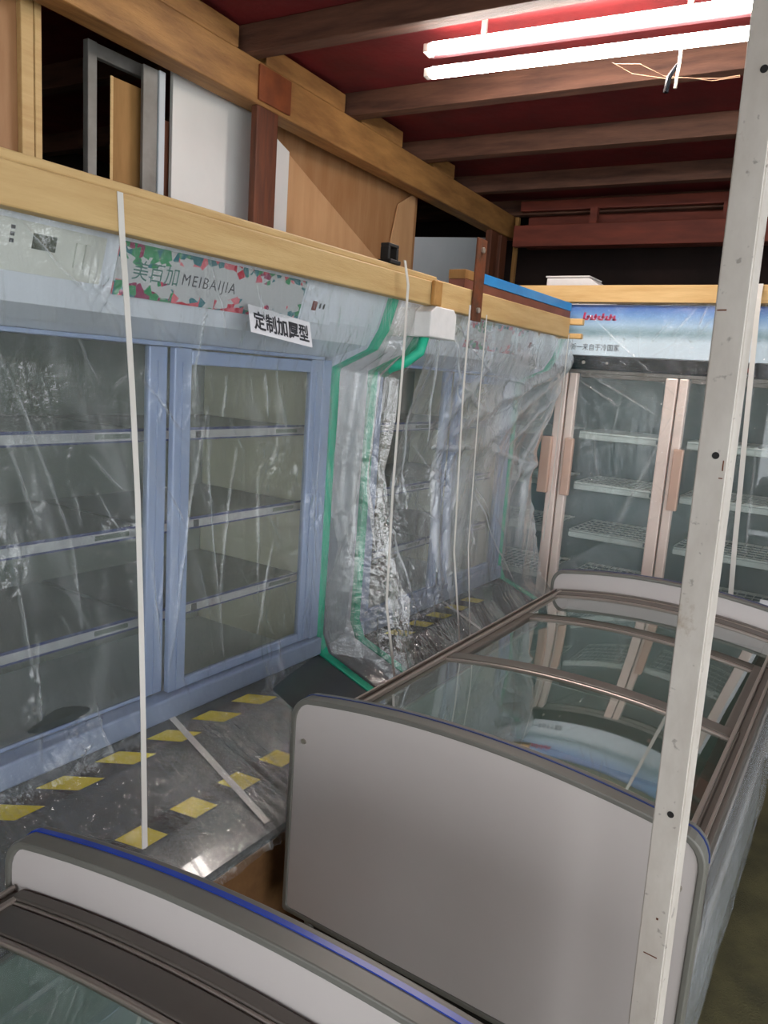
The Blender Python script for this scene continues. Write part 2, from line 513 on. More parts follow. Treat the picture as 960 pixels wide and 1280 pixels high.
# crate panel, far left, with yellow batten edge
cp = thing('plywood_crate', 'brown crate panel with a yellow pine edge batten', 'crate')
e = at_x(52, 100, -2.53)[1]; e1 = at_x(27, 100, -2.53)[1]
bx('sheet', 'ply', cp, -2.575, -2.557, e1-.9, e1+.02, 0, 2.9)
bx('batten', 'pine', cp, -2.557, -2.53, e1, e1+.045, 0, 2.9, .003)
bx('batten', 'pine', cp, -2.565, -2.527, e1+.047, e, 0, 2.9, .003)
# grey steel frame with brown board inside
fr = thing('steel_frame', 'dull grey steel frame standing behind the cooler rail', 'framework')
a = at_x(110, 47, -2.60); b2 = at_x(181, 82, -2.60)
bx('stile', 'galv', fr, -2.63, -2.60, a[1], a[1]+.04, 0, a[2], .003)
bx('stile', 'galv', fr, -2.63, -2.60, b2[1]+.02, b2[1]+.05, 0, a[2]-.01, .003)
bx('head_rail', 'galv', fr, -2.629, -2.602, a[1]+.04, b2[1]+.02, a[2]-.05, a[2]-.002, .003)
a = at_x(134, 95, -2.59); b2 = at_x(178, 116, -2.59)
bd = thing('framed_board', 'brown board leaf standing inside the grey steel frame', 'door leaf')  # plain brown board set inside the steel frame, no door
bx('infill', 'cardb', bd, -2.618+.045, -2.59+.018, a[1]+.012, b2[1]+.02, 0, a[2], .003)
bx('edge_strip', 'pine', bd, -2.618+.045, -2.59+.02, a[1], a[1]+.012, 0, a[2])
a = at_x(180, 52, -2.53); b2 = at_x(206, 66, -2.53)
gp = thing('grey_upright', 'grey painted upright channel between the steel frame and white board', 'upright')
bx('web', 'galv', gp, -2.545, -2.53, a[1], b2[1]-.03, 0, 2.748, .002)
bx('flange', 'greyb', gp, -2.545, -2.522, b2[1]-.03, b2[1], 0, 2.748, .002)
a = at_x(206, 100, -2.57); b2 = at_x(217, 100, -2.57)
tag(bx('brown_lath', 'postwood', None, -2.61, -2.585, a[1]+.01, b2[1]+.02, 0, 2.6, .002), 'thin red brown lath between grey upright and white board', 'lath')


# ------------------------------------------------------------------ packing film
def film(name, mat, parent, y0f, y1f, prof, ridges, ny=200, nv=220, seed=1, low=.006, patches=(), hole=None, edge=None, haze=()):
    """prof: list of (x,z) from top to bottom in the parent's frame; ridges: (y0,z0,y1,z1,amp,width)"""
    rg = np.random.RandomState(seed)
    P = np.array(prof, float); s = np.r_[0, np.cumsum(np.hypot(*np.diff(P, axis=0).T))]
    t = np.linspace(0, s[-1], nv)
    X = np.interp(t, s, P[:, 0]); Z = np.interp(t, s, P[:, 1])
    k = np.ones(9)/9
    Xs = np.convolve(np.pad(X, 4, 'edge'), k, 'valid'); Zs = np.convolve(np.pad(Z, 4, 'edge'), k, 'valid')
    nx = np.gradient(Zs); nz = -np.gradient(Xs); ln = np.hypot(nx, nz)+1e-9; nx = -nx/ln; nz = -nz/ln
    sg = np.sign(nx.mean()); nx *= sg; nz *= sg
    u = np.linspace(0, 1, ny)
    YY = np.array([y0f(z)+(y1f(z)-y0f(z))*u for z in Zs])
    ZZ = np.repeat(Zs[:, None], ny, 1); XX = np.repeat(Xs[:, None], ny, 1)
    if edge:
        E_ = np.array([edge(z) for z in Zs])[:, None]
        XX = E_+(XX-E_)*np.clip(u*2.5, 0, 1)[None, :]
    D = np.zeros_like(YY); W = np.zeros_like(YY)
    for (yc, zc, ry, rz_, w_) in haze:          # doubled, milky areas
        W = np.maximum(W, w_*np.exp(-((YY-yc)/ry)**2-((ZZ-zc)/rz_)**2))
    for i in range(14):
        ky, kz = rg.uniform(-28, 28), rg.uniform(-5, 5)
        D += low*rg.uniform(.1, .5)*np.sin(ky*YY+kz*ZZ+rg.uniform(0, 6.3))
    for i in range(10):
        ky, kz = rg.uniform(-90, 90), rg.uniform(-22, 22)
        D += low*.10*np.sin(ky*YY+kz*ZZ+rg.uniform(0, 6.3))
    for (yc, zc, ry, rz_, am) in patches:       # crumpled spots: sharp little facets
        m_ = np.exp(-(((YY-yc)/ry)**2+((ZZ-zc)/rz_)**2)**1.5)
        c_ = np.zeros_like(YY)
        for i in range(7):
            a_ = rg.uniform(0, math.pi); kk = rg.uniform(70, 230)
            c_ += np.abs(np.sin(kk*(YY*math.cos(a_)+ZZ*math.sin(a_)*.6)+rg.uniform(0, 6.3)+1.5*np.sin(YY*31+ZZ*27)))/(kk/90)
        c_ = c_-c_.mean()
        D += am*m_*c_; W = np.maximum(W, m_*np.clip(c_*.25, 0, .45))
    for (ya, za, yb, zb, am, wd, fw_) in ridges:
        dy, dz = yb-ya, zb-za; L2 = dy*dy+dz*dz+1e-9
        # slightly wavy line
        tt = ((YY-ya)*dy+(ZZ-za)*dz)/L2
        tc_ = np.clip(tt, 0, 1)
        wob = .0012*np.sin(tc_*7+ya*40)
        d = np.hypot(YY-(ya+tc_*dy)+wob, ZZ-(za+tc_*dz))
        env = np.exp(-(d/wd)**2)*(.35+.65*np.sin(np.pi*np.clip(tc_, .03, .97))**.6)
        D += am*env
        W = np.maximum(W, env*fw_)
    XX = XX+D*nx[:, None]; ZZ2 = ZZ+D*nz[:, None]
    v = np.stack([XX, YY, ZZ2], -1).reshape(-1, 3)
    idx = np.arange(nv*ny).reshape(nv, ny)
    q = np.stack([idx[:-1, :-1], idx[:-1, 1:], idx[1:, 1:], idx[1:, :-1]], -1).reshape(-1, 4)
    if hole:
        cy_, cz_, ry, rz_ = hole
        yq = YY.reshape(-1)[q].mean(1); zq = ZZ.reshape(-1)[q].mean(1)
        q = q[(np.abs(yq-cy_)/ry)**1.3+(np.abs(zq-cz_)/rz_)**1.3 > 1]
    me = bpy.data.meshes.new(name)
    me.vertices.add(len(v)); me.vertices.foreach_set('co', v.reshape(-1).astype(np.float32))
    me.loops.add(q.size); me.loops.foreach_set('vertex_index', q.reshape(-1).astype(np.int32))
    me.polygons.add(len(q)); me.polygons.foreach_set('loop_start', (np.arange(len(q))*4).astype(np.int32))
    me.update(calc_edges=True)
    a_ = me.attributes.new('fold', 'FLOAT', 'POINT'); a_.data.foreach_set('value', W.reshape(-1).astype(np.float32))
    me.polygons.foreach_set('use_smooth', np.ones(len(q), bool))
    me.materials.append(MT[mat])
    o = bpy.data.objects.new(name, me); col.objects.link(o); o.parent = parent
    return o


def pxr(root, x, lines):
    """crease lines given in photo pixels -> the film plane, in the root's frame"""
    inv = (Matrix.Translation(root.location) @ Matrix.Rotation(root.rotation_euler[2], 4, 'Z')).inverted()
    out = []
    for (ax, ay, bx_, by, am, wd, fw_) in lines:
        xa = x if x > -1.45 or ay > 400 else -1.385
        xb = x if x > -1.45 or by > 400 else -1.385
        p = inv @ Vector(at_x(ax, ay, xa)); q = inv @ Vector(at_x(bx_, by, xb))
        out.append((p.y, p.z, q.y, q.z, am, wd, fw_))
    return out


def pxp(root, x, spots):
    inv = (Matrix.Translation(root.location) @ Matrix.Rotation(root.rotation_euler[2], 4, 'Z')).inverted()
    out = []
    for (px, py, r_, am) in spots:
        xa = x if x > -1.45 or py > 400 else -1.385
        p = inv @ Vector(at_x(px, py, xa)); d_ = (inv @ Vector(at_x(px, py+10, xa))-p).length/10
        out.append((p.y, p.z, r_*d_*1.1, r_*d_*1.5, am))
    return out


# ------------------------------------------------------------------ sliding door display coolers (left row)
FRONT = [(.22, 1.985), (.22, 1.90), (.19, 1.80), (.15, 1.735), (.07, 1.698), (.0, 1.665), (-.005, 1.2), (-.01, .70), (.02, .633), (.40, .493), (.448, .474), (.458, .464), (.455, .450), (.44, .448), (.42, .447)]


def display_cooler(label, loc, rz, W, tape_to, full):
    t = thing('display_cooler', label, 'display cooler', loc, rz)
    # cabinet: back, top, deck, plinth
    b = B()
    b.box(-.70, -.62, .035, W-.035, .45, 1.95)
    b.box(-.62, -.02, .035, W-.035, 1.90, 1.95)
    b.box(-.62, -.03, .035, W-.035, .45, .64)
    b.build('cabinet_body', 'cool', t, .004)
    bx('back_panel', 'liner_g', t, -.62, -.60, .036, W-.036, .64, 1.90)
    bx('side_lining', 'liner_c', t, -.60, -.06, W-.046, W-.036, .64, 1.90)
    out = FRONT + [(-.70, .447), (-.70, 1.985)]
    for y0 in (0, W-.035):
        ep = B().prism(out, y0, y0+.035).build('end_panel', 'cool', t, .003)
        sgn = 1
        yc = y0+.0175
        pts = [(x+.012, yc, z) for x, z in FRONT[1:12]]
        g = B()
        # foam U-profile along the front edge
        inn = [(x-.012, z) for x, z in FRONT[1:12]]; ot = [(x+.010, z+.0) for x, z in FRONT[1:12]]
        g.ring(ot, inn, y0-.002, y0+.037, closed=False)
        g.build('edge_foam', 'green', ep, .004)
    # canopy
    cpoly = [(.205, 1.97), (.205, 1.90), (.175, 1.80), (.135, 1.745), (.06, 1.718), (.0, 1.701), (-.06, 1.701), (-.06, 1.97)]
    can = B().prism(cpoly, .036, W-.036).build('canopy', 'cool', t, .006)
    A, Bp = Vector((.205, 0, 1.90)), Vector((.175, 0, 1.80))
    nrm = Vector((.1, 0, -.03)).normalized(); dz = (Bp-A).normalized()

    def on(y, z, off):                      # point on the sloping canopy face at height z
        k = (1.90-z)/.10
        p = A.lerp(Bp, k) + nrm*off
        return (p.x, y, p.z)

    def decal(name, mat, par, y0, y1, z0, z1, off, th=.001):
        q = [on(y0, z0, off), on(y1, z0, off), on(y1, z1, off), on(y0, z1, off)]
        q2 = [on(y0, z0, off+th), on(y1, z0, off+th), on(y1, z1, off+th), on(y0, z1, off+th)]
        return B().add(q+q2, [(0, 1, 2, 3), (4, 5, 6, 7), (0, 1, 5, 4), (1, 2, 6, 5), (2, 3, 7, 6), (3, 0, 4, 7)]).build(name, mat, par)
    s = W/1.5
    c1 = decal('control_panel', 'cream', t, .15*s, .385*s, 1.80, 1.892, .001, .003)
    decal('display', 'lcd', c1, .222*s, .272*s, 1.846, 1.874, .005)
    decal('switch', 'cream', c1, .315*s, .330*s, 1.825, 1.872, .005, .004)
    decal('switch', 'cream', c1, .337*s, .352*s, 1.825, 1.872, .005, .004)
    for k in range(3):
        decal('mark', 'ink', c1, .176*s, .184*s, 1.850+k*.012, 1.857+k*.012, .005)
    bn = decal('banner', 'banner', t, .42*s, 1.05*s, 1.785, 1.896, .001, .002)
    if full:
        text_part('美百加', .046, 'inkgreen', bn, lambda x, y: on(.462+x, 1.826+y, .0036), sx=.98)
        text_part('MEIBAIJIA', .036, 'ink', bn, lambda x, y: on(.604+x, 1.829+y, .0036), sx=1.0, space=1.2)
    c2 = decal('control_panel', 'cool', t, 1.06*s, 1.20*s, 1.79, 1.89, .001, .003)
    decal('switch', 'redsw', c2, 1.095*s, 1.112*s, 1.825, 1.850, .005, .004)
    decal('switch', 'ink', c2, 1.128*s, 1.133*s, 1.832, 1.846, .005, .002)
    decal('switch', 'ink', c2, 1.146*s, 1.151*s, 1.832, 1.846, .005, .002)
    # door opening, sill, sliding doors
    bx('sill', 'frame', t, -.04, .022, .036, W-.036, .635, .70, .006)
    bx('jamb', 'frame', t, -.05, .0, .036, .07, .70, 1.69, .004)
    bx('jamb', 'frame', t, -.05, .0, W-.085, W-.036, .70, 1.69, .004)
    bx('head_track', 'frame', t, -.05, .005, .07, W-.085, 1.689, 1.70, .002)
    m = W*.5-.02

    def door(y0, y1, x0, gl, framed):
        d = thing_part('sliding_door', t)
        for a_, b_ in ((y0, y0+.062), (y1-.062, y1)):
            B().box(x0-.022, x0, a_, b_, .705, 1.688).build('stile', 'frame', d, .004)
            B().box(x0, x0+.004, a_+.026, a_+.036, .71, 1.65).build('groove', 'frame', d)
        if framed:
            B().box(x0-.021, x0-.001, y0+.062, y1-.062, .705, .735).build('rail', 'frame', d, .004)
            B().box(x0-.021, x0-.001, y0+.062, y1-.062, 1.645, 1.684).build('rail', 'frame', d, .004)
        else:
            B().box(x0-.016, x0-.006, y0+.062, y1-.062, .702, .712).build('rail', 'frame', d, .002)
        za, zb = (.73, 1.65) if framed else (.71, 1.69)
        B().add([(x0-.011, y0+.06, za), (x0-.011, y1-.06, za), (x0-.011, y1-.06, zb), (x0-.011, y0+.06, zb)], [(0, 1, 2, 3)]).build('pane', gl, d, recalc=False)
    def thing_part(nm, par):
        o = bpy.data.objects.new(nm, None); col.objects.link(o); o.parent = par; o.empty_display_size = .05
        return o
    door(.07, m+.030, -.026, 'glass', False)
    door(m+.032, W-.085, -.001, 'glass_cream', True)
    # shelves
    for zz in (1.44, 1.17, .905):
        for a_, b_ in ((.05, W*.5-.01), (W*.5+.01, W-.048)):
            sh = bx('shelf', 'shelf', t, -.598, -.10, a_, b_, zz, zz+.016)
            st = bx('price_strip', 'strip', sh, -.10, -.092, a_, b_, zz-.012, zz+.020)
            bx('strip_edge', 'stripblue', sh, -.0925, -.0895, a_, b_, zz+.015, zz+.023)
            bx('strip_edge', 'stripblue', sh, -.0925, -.0895, a_, b_, zz-.014, zz-.009)
            bx('strip_print', 'liner_g', sh, -.0920, -.0905, b_-.16, b_-.05, zz-.003, zz+.010)
            bx('strip_clip', 'ink', sh, -.0920, -.0895, a_+.17, a_+.19, zz-.008, zz+.012)
    # lower bumper with hazard tape
    lp = [(.0, .64)] + FRONT[9:] + [(.0, .45)]
    B().prism(lp, .036, W-.036).build('bumper', 'bumper', t, .01)
    sl = Vector((.30, 0, -.11)).normalized(); sn = Vector((.11, 0, .30)).normalized()

    def ledge(y, k, off):
        p = Vector((.0, 0, .641))+Vector((.30, 0, -.1105))*k+sn*off
        return (p.x, y, p.z)
    for k0, ph, sk in ((.255, .095, .078), (.965, .155, .036)):
        dk = .09
        B().add([ledge(.05, k0-dk, .0025), ledge(tape_to, k0-dk, .0025), ledge(tape_to, k0+dk, .0025), ledge(.05, k0+dk, .0025)], [(0, 1, 2, 3)]).build('hazard_tape', 'black', t)
        y = .05+ph
        while y+.10 < tape_to+.06:
            B().add([ledge(y, k0-dk, .004), ledge(y+.076, k0-dk, .004), ledge(y+.076+sk, k0+dk, .004), ledge(y+sk, k0+dk, .004)], [(0, 1, 2, 3)]).build('yellow_block', 'yellow', t)
            y += .165
    B().add([ledge(W*.5, -.02, .005), ledge(W*.5+.022, -.02, .005), ledge(W*.5-.02, 1.42, .005), ledge(W*.5-.042, 1.42, .005)], [(0, 1, 2, 3)]).build('divider_strip', 'strap', t)
    bx('plinth', 'brownbox', t, -.68, .446, .02, W-.02, 0, .446, .004)
    return t


R1, R2 = R(-.2), R(-.6)
c1 = display_cooler('sliding door display cooler with a flowered banner and clear film, under the first pine rail',
                    (-1.607, .70, 0), R1, 1.5, 1.03, True)
c2 = display_cooler('sliding door display cooler bunched in milky film with green foam edges, beside the upright cooler',
                    (-1.60, 2.40, 0), R2, 1.36, .93, False)


def sticker(root, body, y0, z0, tilt, wd, hg, xo):
    ct, st = math.cos(tilt), math.sin(tilt)
    def mp(x, y, off): return (xo+off-(.02*y/.07), y0+x*ct-y*st, z0+x*st+y*ct)
    q = [mp(0, 0, 0), mp(wd, 0, 0), mp(wd, hg, 0), mp(0, hg, 0)]
    q2 = [mp(0, 0, .001), mp(wd, 0, .001), mp(wd, hg, .001), mp(0, hg, .001)]
    o = B().add(q+q2, [(0, 1, 2, 3), (4, 5, 6, 7), (0, 1, 5, 4), (1, 2, 6, 5), (2, 3, 7, 6), (3, 0, 4, 7)]).build('paper_sign', 'paper', root)
    o['label'] = 'white paper sign with dark lettering'
    text_part(body, hg*.70, 'ink', o, lambda x, y: mp(x+wd*.055, y+hg*.22, .0022), sx=(wd*.90)/(hg*.70*5.0), offset=.0013)
    return o

# film on the near cooler
prof1 = [(.238, 1.905), (.212, 1.80), (.185, 1.74), (.13, 1.64), (.10, 1.3), (.09, .9), (.08, .73), (.10, .64), (.30, .553), (.42, .508), (.47, .482), (.478, .462), (.476, .452)]
T, H_ = (.006, .0035, .5), (.004, .020, .22)      # thin crease, broad haze band
L1 = [(0, 445, 65, 595)+T, (65, 595, 100, 680)+T, (100, 680, 116, 790)+T, (45, 410, 165, 615)+H_, (85, 420, 125, 480)+T, (118, 570, 168, 622)+T, (132, 620, 168, 680)+T,
      (252, 330, 252, 545)+T, (258, 340, 248, 560)+T, (280, 470, 279, 522)+T, (305, 330, 318, 440)+T, (240, 290, 262, 420)+T, (260, 510, 222, 850)+T, (260, 515, 292, 830)+T, (300, 560, 285, 760)+T,
      (350, 680, 328, 800)+T, (330, 600, 330, 760)+T, (15, 560, 60, 665)+T, (22, 690, 60, 860)+T, (0, 610, 60, 760)+H_, (150, 790, 130, 960)+H_, (60, 800, 70, 960)+T, (30, 560, 110, 760)+H_,
      (310, 500, 345, 570)+H_, (345, 500, 368, 560)+H_, (330, 470, 336, 520)+T, (100, 620, 112, 660)+T, (20, 275, 75, 335)+T, (75, 335, 110, 360)+T, (130, 860, 150, 960)+T, (200, 690, 215, 850)+T,
      (172, 470, 230, 540)+T, (215, 610, 240, 660)+T, (360, 800, 362, 850)+T, (402, 560, 398, 640)+T, (398, 660, 402, 720)+T, (225, 660, 232, 800)+H_, (380, 420, 410, 520)+H_,
      (185, 560, 240, 690)+H_, (270, 380, 250, 620)+H_, (120, 500, 200, 700)+H_, (230, 950, 300, 1000)+H_, (130, 930, 60, 990)+H_, (282, 930, 312, 985)+T]
rr = np.random.RandomState(5)
for _ in range(60):
    x0 = rr.uniform(0, 400); y0 = rr.uniform(300+x0*.2, 840); L = rr.uniform(25, 120); an = rr.uniform(-.3, .6)
    L1.append((x0, y0, x0+L*math.sin(an), y0+L*math.cos(an), rr.uniform(.002, .004), rr.uniform(.0025, .004), rr.uniform(.08, .3)))
S1 = [(112, 350, 16, .007), (140, 368, 18, .007), (140, 340, 10, .005), (15, 705, 26, .012), (345, 580, 26, .004), (375, 600, 12, .004), (400, 640, 18, .005), (120, 925, 22, .007), (115, 950, 12, .007),
      (62, 890, 14, .006), (318, 950, 26, .007), (270, 950, 20, .005), (350, 845, 12, .006), (390, 360, 26, .004), (415, 430, 14, .004), (60, 840, 12, .005), (170, 660, 14, .004), (145, 655, 10, .004), (300, 1010, 26, .004),
      (410, 330, 22, .005), (240, 985, 24, .004), (20, 1040, 30, .006), (60, 640, 8, .004), (220, 1000, 15, .005)]
hq = at_x(85, 905, -1.50)
f1 = film('plastic_film', 'film', c1, lambda z: -.02, lambda z: 1.515 if z > .72 else 1.515-.42*min(1, (.72-z)/.08), prof1, pxr(c1, -1.48, L1), 430, 480, 3, patches=pxp(c1, -1.48, S1), hole=(hq[1]-.70, hq[2], .085, .030))
sticker(c1, '定制加厚型', .806, 1.738, R(-5), .256, .070, .226)

# crumpled film hanging in the gap between the two coolers
prof12 = [(.235, 1.90), (.20, 1.74), (.11, 1.66), (.10, 1.3), (.17, 1.0), (.25, .75), (.30, .6), (.36, .5), (.40, .42)]
L12 = []
for _ in range(34):
    ya = 1.50+rr.uniform(0, .24); za = rr.uniform(.6, 1.5)
    L12.append((ya, za, ya+rr.uniform(-.05, .03), za-rr.uniform(.15, .5), rr.uniform(-.03, .038), rr.uniform(.006, .012), rr.uniform(.05, .3)))
for _ in range(8):
    ya = 1.50+rr.uniform(0, .2)
    L12.append((ya, 1.75, ya-.02, rr.uniform(.7, 1.1), rr.uniform(.01, .02), rr.uniform(.006, .01), .25))
P12 = [(1.55+rr.uniform(0, .14), z, .05, .10, .0045) for z in (.62, .72, .85, .98, 1.1)]
film('plastic_film', 'film12', c1, lambda z: 1.49, lambda z: 1.66+.06*math.exp(-((z-.6)/.35)**2), prof12, L12, 150, 420, 9, low=.012, patches=P12, edge=lambda z: float(np.interp(z, [p[1] for p in reversed(FRONT[:14])], [p[0] for p in reversed(FRONT[:14])]))+.014)

# film on the second cooler: taut, milky, gathered to the far top corner and pinched half way
prof2 = [(.24, 1.90), (.235, 1.75), (.19, 1.6), (.13, 1.3), (.14, 1.0), (.17, .8), (.20, .66), (.32, .56), (.40, .50), (.42, .43)]
def right2(z): return 1.40 - .10*math.exp(-((z-1.22)/.13)**2) + .03*math.exp(-((z-.8)/.2)**2)
G_ = (.020, .034, .42); M_ = (.010, .018, .42); T2 = (.008, .005, .55)
L2 = [(705, 440, 560, 545)+G_, (702, 445, 600, 570)+G_, (700, 455, 640, 640)+M_, (700, 470, 655, 600)+M_, (690, 590, 645, 720)+M_, (690, 590, 670, 735)+M_,
      (560, 470, 610, 520)+M_, (600, 555, 690, 588)+M_, (545, 560, 600, 560)+M_, (560, 470, 545, 760)+G_, (575, 560, 560, 760)+G_, (600, 600, 640, 735)+T2,
      (545, 400, 600, 470)+T2, (600, 470, 650, 478)+T2, (545, 405, 572, 520)+T2, (528, 395, 540, 560)+T2, (690, 600, 700, 690)+M_, (620, 500, 690, 455)+M_, (640, 560, 695, 480)+M_,
      (505, 480, 520, 640)+T2, (500, 640, 520, 775)+T2, (588, 590, 575, 640)+T2, (600, 440, 560, 520)+G_, (650, 600, 690, 560)+G_, (700, 430, 690, 590)+G_, (670, 560, 650, 690)+G_]
for _ in range(40):
    x0 = rr.uniform(495, 680); y0 = rr.uniform(430, 720); L = rr.uniform(20, 90); an = rr.uniform(-.9, .8)
    L2.append((x0, y0, x0+L*math.sin(an), y0+L*math.cos(an), rr.uniform(.002, .005), rr.uniform(.003, .005), rr.uniform(.1, .35)))
S2 = [(690, 640, 30, .007), (680, 690, 26, .008), (700, 440, 14, .008), (600, 480, 16, .005), (560, 600, 26, .005), (620, 545, 24, .005), (510, 770, 30, .007), (540, 760, 24, .006), (510, 640, 30, .004), (690, 580, 14, .007), (580, 440, 30, .003), (650, 470, 24, .004)]
film('plastic_film', 'film2', c2, lambda z: -.03, right2, prof2, pxr(c2, -1.42, L2), 330, 420, 12, low=.010, patches=pxp(c2, -1.42, S2), haze=pxp(c2, -1.42, [(625, 510, 60, .48), (585, 640, 55, .40), (685, 640, 40, .50), (690, 470, 36, .5), (600, 430, 40, .2)]))
sticker(c2, '定制加厚型', .80, 1.735, R(-1), .24, .064, .222)

# packing straps round the coolers
def strap(root, pts, wd, label=None):
    B().ribbon(pts, (0, 1, 0), wd, .0015, (1, 0, 0)).build('strap', 'strap', root)
inv1 = (Matrix.Translation(c1.location) @ Matrix.Rotation(R1, 4, 'Z')).inverted()
strap(c1, [inv1 @ Vector(at_x(px, py, x)) for px, py, x in ((150, 240, -1.318), (153, 300, -1.318), (158, 370, -1.33), (165, 480, -1.34), (172, 620, -1.33), (176, 760, -1.31), (179, 900, -1.26), (181, 1060, -1.18))], .014)
strap(c1, [(.322, 1.37, 2.0), (.33, 1.385, 1.93), (.325, 1.395, 1.7), (.315, 1.405, 1.3), (.31, 1.425, .9), (.38, 1.43, .55), (.42, 1.43, .46)], .013)
strap(c2, [(.315, .14, 1.92), (.312, .15, 1.6), (.30, .21, 1.0), (.33, .27, .62), (.42, .28, .47)], .012)
strap(c2, [(.315, .28, 1.90), (.312, .285, 1.6), (.30, .33, 1.0), (.33, .36, .62), (.42, .37, .47)], .007)
strap(c2, [(.315, 1.16, 1.90), (.312, 1.165, 1.6), (.30, 1.19, 1.2), (.28, 1.2, .9)], .006)

# ------------------------------------------------------------------ crate timbers on the coolers
def sub(nm, par, label=None):
    o = bpy.data.objects.new(nm, None); col.objects.link(o); o.parent = par; o.empty_display_size = .05
    if label: o['label'] = label
    return o
def rail_thing(label, par, parts):
    t = sub('crate_rail', par, label)
    for nm, mat, x0, x1, y0, y1, z0, z1 in parts: bx(nm, mat, t, x0, x1, y0, y1, z0, z1, .004)
    return t
rail_thing('long pale pine rail along the top', c1,
           [('plank', 'pine', .245, .285, -.1, 1.66, 1.895, 1.972), ('lath', 'pine', .20, .275, -.1, 1.66, 1.973, 1.992),
            ('end_block', 'pine_end', .286, .30, 1.605, 1.66, 1.895, 1.975)])
rail_thing('pale pine rail along the top', c2,
           [('plank', 'pine', .235, .27, -.03, 1.28, 1.893, 1.985), ('lath_end', 'pine_x', .14, .33, 1.285, 1.315, 1.955, 1.985), ('lath_end', 'pine_x', .14, .33, 1.285, 1.315, 1.89, 1.915)])
t = sub('rusty_bar', c2, 'rusty flat steel bar bolted upright')
bx('flat_bar', 'rust', t, .272, .28, .23, .305, 1.875, 2.17, .002)
for z in (1.915, 2.13):
    B().tube([(.278, .268, z), (.288, .268, z)], .010, 10).build('bolt', 'bolt', t)
t = thing('blue_taped_board', 'brown board edged with bright blue tape lying over the pine rail', 'board', (-1.60, 2.40, 0), R2)
bx('board', 'brownedge', t, .13, .20, .30, 1.46, 1.985, 2.035, .002)
bx('tape', 'bluefilm', t, .128, .203, .42, 1.46, 2.036, 2.075, .002)
bx('bare_end', 'cardb', t, .128, .2, .30, .418, 2.036, 2.07, .002)
# black clip and foam corner
t = sub('foam_corner', c2, 'white foam corner block')
B().prism([(-.105, 1.79), (-.105, 1.872), (-.07, 1.893), (.055, 1.893), (.075, 1.872), (.075, 1.79)], .235, .30, 'x').build('front_face', 'foam', t, .004)
bx('side_cheek', 'foam', t, .12, .234, -.10, -.045, 1.79, 1.885, .004)
B().tube([(.25, -.05, 1.80), (.24, -.06, 1.74), (.20, -.09, 1.70), (.13, -.07, 1.68), (.09, -.05, 1.66)], .018, 8).build('green_foam_tail', 'green', t, smooth=True)
t = at_x(490, 323, -1.34)
k = thing('black_clip', 'small black buckle on top of the long pine rail', 'buckle', (-1.345, t[1], 1.993), R1)
bx('base', 'black', k, -.03, .02, -.03, .03, 0, .012, .002)
bx('arch', 'black', k, -.02, .01, -.03, -.018, .012, .05, .002)
bx('arch', 'black', k, -.02, .01, .018, .03, .012, .05, .002)
bx('bridge', 'black', k, -.02, .01, -.03, .03, .05, .06, .002)

# ------------------------------------------------------------------ upright glass door cooler (back)
BY = 3.95
ub = thing('upright_cooler', 'tall upright glass door cooler with a snow landscape header', 'cooler', (-1.93, BY, 0))
W3 = 1.72
def X3(px, py): return at_y(px, py, BY)[0]+1.93
b = B()
b.box(0, .04, .0, .62, .1, 2.08).box(W3-.04, W3, .0, .62, .1, 2.08).box(.04, W3-.04, .58, .62, .1, 2.08).box(.04, W3-.04, .0, .58, 2.02, 2.08).box(.04, W3-.04, .0, .58, .1, .32)
b.build('cabinet_body', 'cool', ub, .004)
bx('liner', pmat('dark teal grey liner', '86979f', '7d8e97', .5, scale=2), ub, .045, W3-.045, .56, .578, .32, 1.80)
bx('base', 'black', ub, .05, W3-.05, .05, .6, 0, .1)
hd = bx('header', poster_mat(1.825, 2.075), ub, 0, W3, -.03, .0, 1.825, 2.075, .003)
text_part('全新一来自于冷国家', .036, 'ink', hd, lambda x, y: (.51+x, -.0315, 1.853+y), sx=.88)
# red scribbled emblem
g = B(); xx = .59
for k in range(9):
    h = (.038, .024, .024, .03, .022, .034, .022, .03, .024)[k]
    g.add([(xx, -.0315, 2.0), (xx+.011, -.0315, 2.0), (xx+.016, -.0315, 2.0+h), (xx+.005, -.0315, 2.0+h)], [(0, 1, 2, 3)])
    g.add([(xx, -.0315, 2.0+(k % 2)*.012), (xx+.02, -.0315, 2.0+(k % 2)*.012), (xx+.02, -.0315, 2.008+(k % 2)*.012), (xx, -.0315, 2.008+(k % 2)*.012)], [(0, 1, 2, 3)])
    xx += .019
g.build('emblem', 'inkred', hd)
bs = bx('black_band', 'blackgloss', ub, 0, W3, -.026, .0, 1.755, 1.824, .002)
B().tube([(.62, -.027, 1.79), (.62, -.031, 1.79)], .009, 10).build('button', 'bolt', bs)
B().tube([(.74, -.027, 1.79), (.74, -.031, 1.79)], .006, 10).build('button', 'bolt', bs)
bx('lamp', 'redsw', bs, 1.38, 1.40, -.030, -.026, 1.78, 1.80)
bx('door_rail', 'galv', ub, .0, W3, -.022, .0, 1.735, 1.754, .002)
edges = [.015, .555, 1.10, W3-.015]
